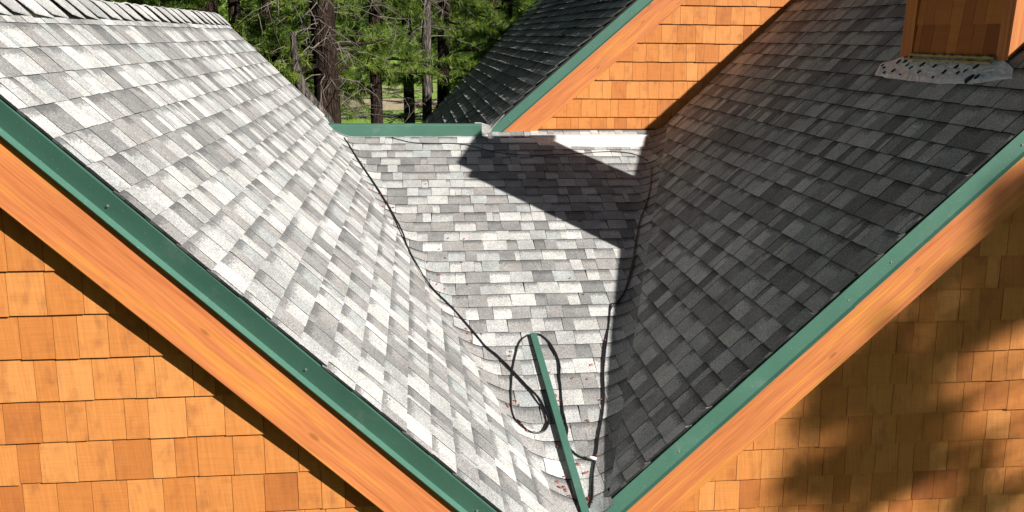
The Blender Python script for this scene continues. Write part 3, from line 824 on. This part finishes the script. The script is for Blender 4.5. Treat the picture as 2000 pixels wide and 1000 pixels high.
# ------------------------------------------------------------------ pines
def needles(C, A, K, L, w, rs):
    """K needle blades in a brush round every tuft centre C with axis A -> (verts, faces)"""
    n = len(C)
    if n == 0: return np.zeros((0, 3)), np.zeros((0, 3), int)
    A = A / (np.linalg.norm(A, axis=1, keepdims=True) + 1e-9)
    up = np.where(np.abs(A[:, 2:3]) < .9, np.array([[0, 0, 1.]]), np.array([[1., 0, 0]])); S = np.cross(A, up); S /= np.linalg.norm(S, axis=1, keepdims=True); T = np.cross(A, S)
    ph = rs.random((n, K)) * 6.283; th = np.radians(rs.uniform(15, 85, (n, K)))
    d = np.cos(th)[..., None] * A[:, None] + np.sin(th)[..., None] * (np.cos(ph)[..., None] * S[:, None] + np.sin(ph)[..., None] * T[:, None])
    ln = L * rs.uniform(.7, 1.15, (n, K, 1)); b = C[:, None] - A[:, None] * (rs.random((n, K, 1)) * L * .9)
    side = np.cross(d, rs.normal(size=(n, K, 3))); side /= np.linalg.norm(side, axis=2, keepdims=True) + 1e-9
    v = np.stack([b - side * w, b + side * w, b + d * ln + np.array([0, 0, -.08 * L])], 2).reshape(-1, 3)
    return v, np.arange(len(v)).reshape(-1, 3)

def mesh_np(name, V, F, mat, rnd, parent):
    me = bpy.data.meshes.new(name); nv, nf = len(V), len(F)
    me.vertices.add(nv); me.vertices.foreach_set('co', V.astype(np.float32).ravel())
    me.loops.add(nf * 3); me.loops.foreach_set('vertex_index', F.astype(np.int32).ravel())
    me.polygons.add(nf); me.polygons.foreach_set('loop_start', np.arange(0, nf * 3, 3, dtype=np.int32))
    a = me.attributes.new('rnd', 'FLOAT', 'FACE'); a.data.foreach_set('value', np.asarray(rnd, np.float32))
    me.update(calc_edges=True); me.materials.append(mat)
    o = bpy.data.objects.new(name, me); COL.objects.link(o); o.parent = parent
    return o

def pine(x, y, h, r0, label, seed, zb=-2.5, nb=42, blen=2.2, K=26, L=.16, w=.005, lean=(0, 0), bark=BARK, dead=14, tufts=13, z0=None, dens=1., group=None, name='pine_tree', droop=.25, heads=None, fan=None):
    r = random.Random(seed); rs = np.random.default_rng(seed)
    z0 = gz(x, y) - .1 if z0 is None else z0
    root = tag(empty(name, (x, y, z0)), label, 'tree', group)
    n = 16; tp = []
    for i in range(n + 1):
        f = i / n; tp.append(np.array((lean[0] * f * h + .10 * r0 * 4 * mnoise.noise((f * 3, seed, 0)), lean[1] * f * h + .10 * r0 * 4 * mnoise.noise((f * 3, seed, 9)), h * f)))
    def axis(z):
        f = min(max(z / h, 0), .999) * n; i = int(f); return tp[i] + (tp[i + 1] - tp[i]) * (f - i)
    g = Geo(); tube(g, tp, [r0 * (1.12 - .9 * (i / n)) * (1.25 if i == 0 else 1) for i in range(n + 1)], 12)
    g.obj('trunk', bark, root, True)
    gb = Geo(); gd = Geo(); C = []; A = []
    zb_ = zb - z0
    for k in range(nb):
        f = ((k + r.random()) / nb); z = zb_ + (h * .97 - zb_) * f ** 1.15
        az = fan[0] + r.uniform(-1, 1) * fan[1] if fan and r.random() < .8 else r.random() * 6.283
        ln = blen * (1 - .75 * (z / h) ** 1.6) * r.uniform(.65, 1.15); p = axis(z); d = np.array((math.cos(az), math.sin(az), r.uniform(-.15, .35)))
        pts = [p]; bend = r.uniform(-.5, .5)
        for i in range(1, 7):
            q = i / 6; a2 = az + bend * q
            pts.append(p + ln * q * np.array((math.cos(a2), math.sin(a2), d[2])) + np.array((0, 0, -droop * ln * q * q + .05 * ln * math.sin(q * 4 + k))))
        rb = max(.008, r0 * .22 * (1 - .6 * z / h))
        tube(gb, pts, [rb * (1 - .85 * i / 6) for i in range(7)], 5)
        for j in range(int(tufts * dens)):
            q = .25 + .75 * (j + r.random()) / tufts; i = min(int(q * 6), 5); b = pts[i] + (pts[i + 1] - pts[i]) * (q * 6 - i)
            t = (pts[i + 1] - pts[i]) / np.linalg.norm(pts[i + 1] - pts[i])
            off = np.array((r.gauss(0, 1), r.gauss(0, 1), r.gauss(.2, .7))); off -= t * off.dot(t); off /= np.linalg.norm(off) + 1e-6
            e = b + off * r.uniform(.08, .42) * ln * .42 * (1.15 - q * .5) + t * .12 * ln
            tube(gb, [b, (b + e) / 2 + np.array((0, 0, -.01)), e], [rb * .3, rb * .22, rb * .12], 3, cap=False)
            for m_ in (0, 1, 2):
                C.append(b + (e - b) * (1 - .28 * m_) + np.array([r.gauss(0, .03) for _ in range(3)])); A.append((e - b) + t * .3 * np.linalg.norm(e - b))
    for k in range(dead):                                # bare grey twigs low on the trunk
        z = r.uniform(max(.3, zb_ - .5), zb_ + 4.5); az = r.random() * 6.283; ln = r.uniform(.5, 1.5); p = axis(z); pts = [p]; a2 = az
        for i in range(1, 8):
            q = i / 7; a2 += r.gauss(0, .22); pts.append(pts[-1] + ln / 7 * np.array((math.cos(a2), math.sin(a2), .25 - 1.0 * q + r.gauss(0, .2))))
        tube(gd, pts, [.010 * (1 - .8 * i / 7) for i in range(8)], 4)
        for _ in range(4):
            b = pts[r.randint(2, 6)]; e = [b]
            dd = np.array((r.gauss(0, 1), r.gauss(0, 1), r.gauss(-.5, .6))); dd /= np.linalg.norm(dd)
            for i in range(4): dd = dd + np.array((r.gauss(0, .2), r.gauss(0, .2), -.12)); e.append(e[-1] + dd * ln * .09)
            tube(gd, e, [.006, .005, .004, .003, .002], 3, cap=False)
    tag(gb.obj('branches', bark, root), kind='stuff')
    if gd.v: tag(gd.obj('dead_branches', TWIG, root), kind='stuff')
    C = np.array(C); A = np.array(A)
    V, F = needles(C, A, K, L, w, rs)
    rn = np.repeat(np.clip(rs.normal(.55, .24, len(C)), 0, 1), K)
    tag(mesh_np('crown', V, F, NEED, rn, root), kind='stuff')
    return root

# trees right behind the roofs
pine(-.64, 5.0, 17, .21, 'thick reddish-brown pine trunk with bare twigs, widest of those behind the roofs', 101, zb=.1, nb=46, blen=2.3, dead=80)
pine(-.02, 8.2, 16, .125, 'slim brown pine trunk standing between the thick trunk and the grey one', 102, zb=-.2, nb=36, blen=2.0, dead=44)
pine(.95, 9.0, 17, .105, 'slender grey-barked pine trunk just left of the rear roof', 103, zb=-.1, nb=36, blen=2.2, bark=BARKG, dead=16)
pine(1.36, 11.2, 18, .15, 'dark pine trunk close behind the slender grey one', 104, zb=-.2, nb=40, blen=2.6, dead=14)
pine(-2.15, 6.3, 13, .13, 'bushy light green pine beyond the end of the left ridge', 105, zb=-3.2, nb=64, blen=2.2, tufts=16, dead=50)
pine(-4.3, 6.0, 14, .15, 'full pine rising behind the ridge caps', 106, zb=-3, nb=60, blen=2.5, tufts=15, dead=12)
pine(-3.2, 9.5, 15, .15, 'pine standing behind the bushy one beyond the left ridge', 107, zb=-3, nb=60, blen=2.6, tufts=14)
pine(2.9, 12.5, 17, .16, 'dense dark pine against the upper edge of the rear roof', 108, zb=-2, nb=60, blen=3.0, tufts=16, dead=8)
pine(.5, 16, 17, .16, 'bright green pine in the gap behind the slim trunks', 109, zb=-.2, nb=46, blen=2.6, tufts=14)
pine(-1.6, 15, 16, .16, 'pine behind the thick trunk, half hidden by its twigs', 110, zb=-.3, nb=44, blen=2.5)
# broken grey log leaning by the thick trunk
g = Geo(); P = spline([(-.97, 4.2, .95), (-.95, 4.2, .6), (-.93, 4.2, .35), (-.84, 4.2, .12), (-.69, 4.2, -.08), (-.5, 4.25, -.4), (-.35, 4.3, -1.2), (-.3, 4.4, GZ - .05)], 5)
tube(g, P, [.035 + .045 * min(1, i / 10) + .006 * mnoise.noise((i * .7, 0, 0)) for i in range(len(P))], 9)
tag(g.obj('dead_stem', BARKG, smooth=True), 'bent grey dead stem leaning beside the thick trunk', 'dead stem')
# farther pines
r = random.Random(200); k = 0
for (x, y, hh) in [(-12, 22, 16), (-8, 24, 17), (-5, 27, 18), (-3.6, 31, 15), (3.6, 24, 17), (6.5, 27, 18), (2.0, 66, 17), (5, 40, 19), (8, 34, 18), (-7, 38, 18), (-11, 44, 18), (-3, 70, 18), (10, 50, 18), (3.2, 74, 17), (-15, 34, 18), (-8, 76, 18), (13, 44, 18), (7, 84, 18)]:
    pine(x, y, hh, .2, 'distant pine in the wood beyond the lawn', 300 + k, zb=gz(x, y) + (2.2 if y < 34 else .8), nb=40, blen=3.0, K=14, L=.34, w=.016, dead=0, tufts=9, group='pines in the wood beyond the lawn', droop=.3); k += 1
# the wood closing the view
def far_wood():
    rs = np.random.default_rng(8); C = []; A = []
    for i in range(360):
        x = rs.uniform(-60, 60); y = rs.uniform(95, 135); h = rs.uniform(14, 23); z = gz(x, y)
        n = 110; f = rs.random(n) ** .8; a = rs.random(n) * 6.283; rad = (1 - f) * 3.2 + .3
        C.append(np.stack([x + rad * np.cos(a), y + rad * np.sin(a), z + .8 + f * h], 1)); A.append(np.stack([np.cos(a), np.sin(a), -.2 + 0 * a], 1))
    C = np.concatenate(C); A = np.concatenate(A); V, F = needles(C, A, 14, 1.3, .09, rs)
    o = mesh_np('far_wood', V, F, NEED, np.repeat(np.clip(rs.normal(.5, .2, len(C)), 0, 1), 14), None)
    tag(o, 'wood of pines closing the view on the far slope', 'wood', kind='stuff')
far_wood()

# ------------------------------------------------------------------ tree outside the frame whose boughs dapple the right gable wall
def shade_tree():
    rs = np.random.default_rng(5); r = random.Random(5)
    dark = [(1978, 532, 1.9), (1942, 520, 1.3), (1990, 560, 1.2), (1900, 598, 1.3), (1858, 640, 1.0), (1900, 658, .8), (1672, 718, 1.3), (1720, 724, 1.1), (1636, 772, 1.3), (1708, 778, 1.8), (1660, 784, 1.4), (1798, 700, .8), (1780, 772, .7), (1810, 820, .8), (1642, 886, 1.2), (1720, 892, 1.4), (1768, 898, .8), (1684, 880, 1.2), (1582, 940, .8), (1660, 928, .8), (1732, 940, .9), (1840, 922, .8), (1900, 934, .6), (1672, 988, 1.2), (1984, 976, 1.4), (1852, 988, .7), (1715, 668, .6), (1960, 448, .9), (1990, 420, 1.0), (1900, 480, .8), (1750, 840, .5), (1930, 440, .9), (1870, 470, .7), (1830, 520, .7), (1790, 560, .5), (1970, 380, .9), (1740, 640, .5), (1995, 330, .8), (1940, 360, .5)]
    base = np.array([16.8, -14.2, GZ]); root = tag(empty('pine_tree', tuple(base)), 'tall pine in front of the house, casting dappled shade on its front wall', 'tree')
    g = Geo(); tp = [base * 0 + np.array((0, 0, 15. * i / 10)) for i in range(11)]; tube(g, tp, [.28 * (1.1 - .09 * i) for i in range(11)], 10); g.obj('trunk', BARK, root, True)
    gb = Geo(); C = []; A = []
    for (px_, py_, k) in dark:
        d = (px_ - 1000) / FPX * CR + (py_ - 500) / FPX * CD + CF; p = CAM + d * (YRW - CAM[1]) / d[1]
        c = p + SUN * r.uniform(14.5, 17.5) - base
        m = int(10 * k)
        for _ in range(m):
            C.append(c + np.array([r.gauss(0, .085 * k ** .5) for _ in range(3)])); A.append(np.array([r.gauss(0, 1), r.gauss(0, 1), r.gauss(0, .5)]))
        t = np.array((0, 0, min(c[2] + 1.2, 14))); tube(gb, [t, (t + c) / 2 + np.array((0, 0, .3)), c], [.035, .02, .008], 5)
    tag(gb.obj('branches', BARK, root), kind='stuff')
    V, F = needles(np.array(C), np.array(A), 26, .20, .007, rs); tag(mesh_np('crown', V, F, NEED, np.full(len(F), .5), root), kind='stuff')
shade_tree()

# ------------------------------------------------------------------ unseen pines round the house, added to cut low sky light on the shaded slope
def round_wood():
    rs = np.random.default_rng(12); C = []; A = []; g = Geo(); c0 = np.array((1.5, -2.))
    sun_a = math.degrees(math.atan2(hy, hx)) % 360
    for i in range(64):
        a = rs.uniform(128, 285) if i < 52 else rs.uniform(8, 42)
        d = rs.uniform(10.5, 20); h = rs.uniform(17, 24); x, y = c0 + d * np.array((math.cos(math.radians(a)), math.sin(math.radians(a))))
        if math.hypot(x - CAM[0], y - CAM[1]) < 5: continue
        n = 150; f = rs.random(n) ** .75; t = rs.random(n) * 6.283; rad = ((1 - f) * 2.6 + .3) * np.sqrt(rs.random(n)); z = GZ + 2 + f * (h - 2)
        C.append(np.stack([x + rad * np.cos(t), y + rad * np.sin(t), z], 1)); A.append(np.stack([np.cos(t), np.sin(t), -.2 + 0 * t], 1))
        tube(g, [(x, y, GZ - .1), (x, y, GZ + h * .5), (x, y, GZ + h)], [.2, .15, .03], 6)
    C = np.concatenate(C); A = np.concatenate(A); V, F = needles(C, A, 14, .95, .075, rs)
    root = tag(empty('round_wood', (0, 0, 0)), 'unseen wood of pines added round the house to dim the sky light', 'wood', kind='stuff')
    tag(mesh_np('crown', V, F, NEED, np.repeat(np.clip(rs.normal(.45, .2, len(C)), 0, 1), 14), root), kind='stuff')
    tag(g.obj('trunks', BARK, root), kind='stuff')
round_wood()
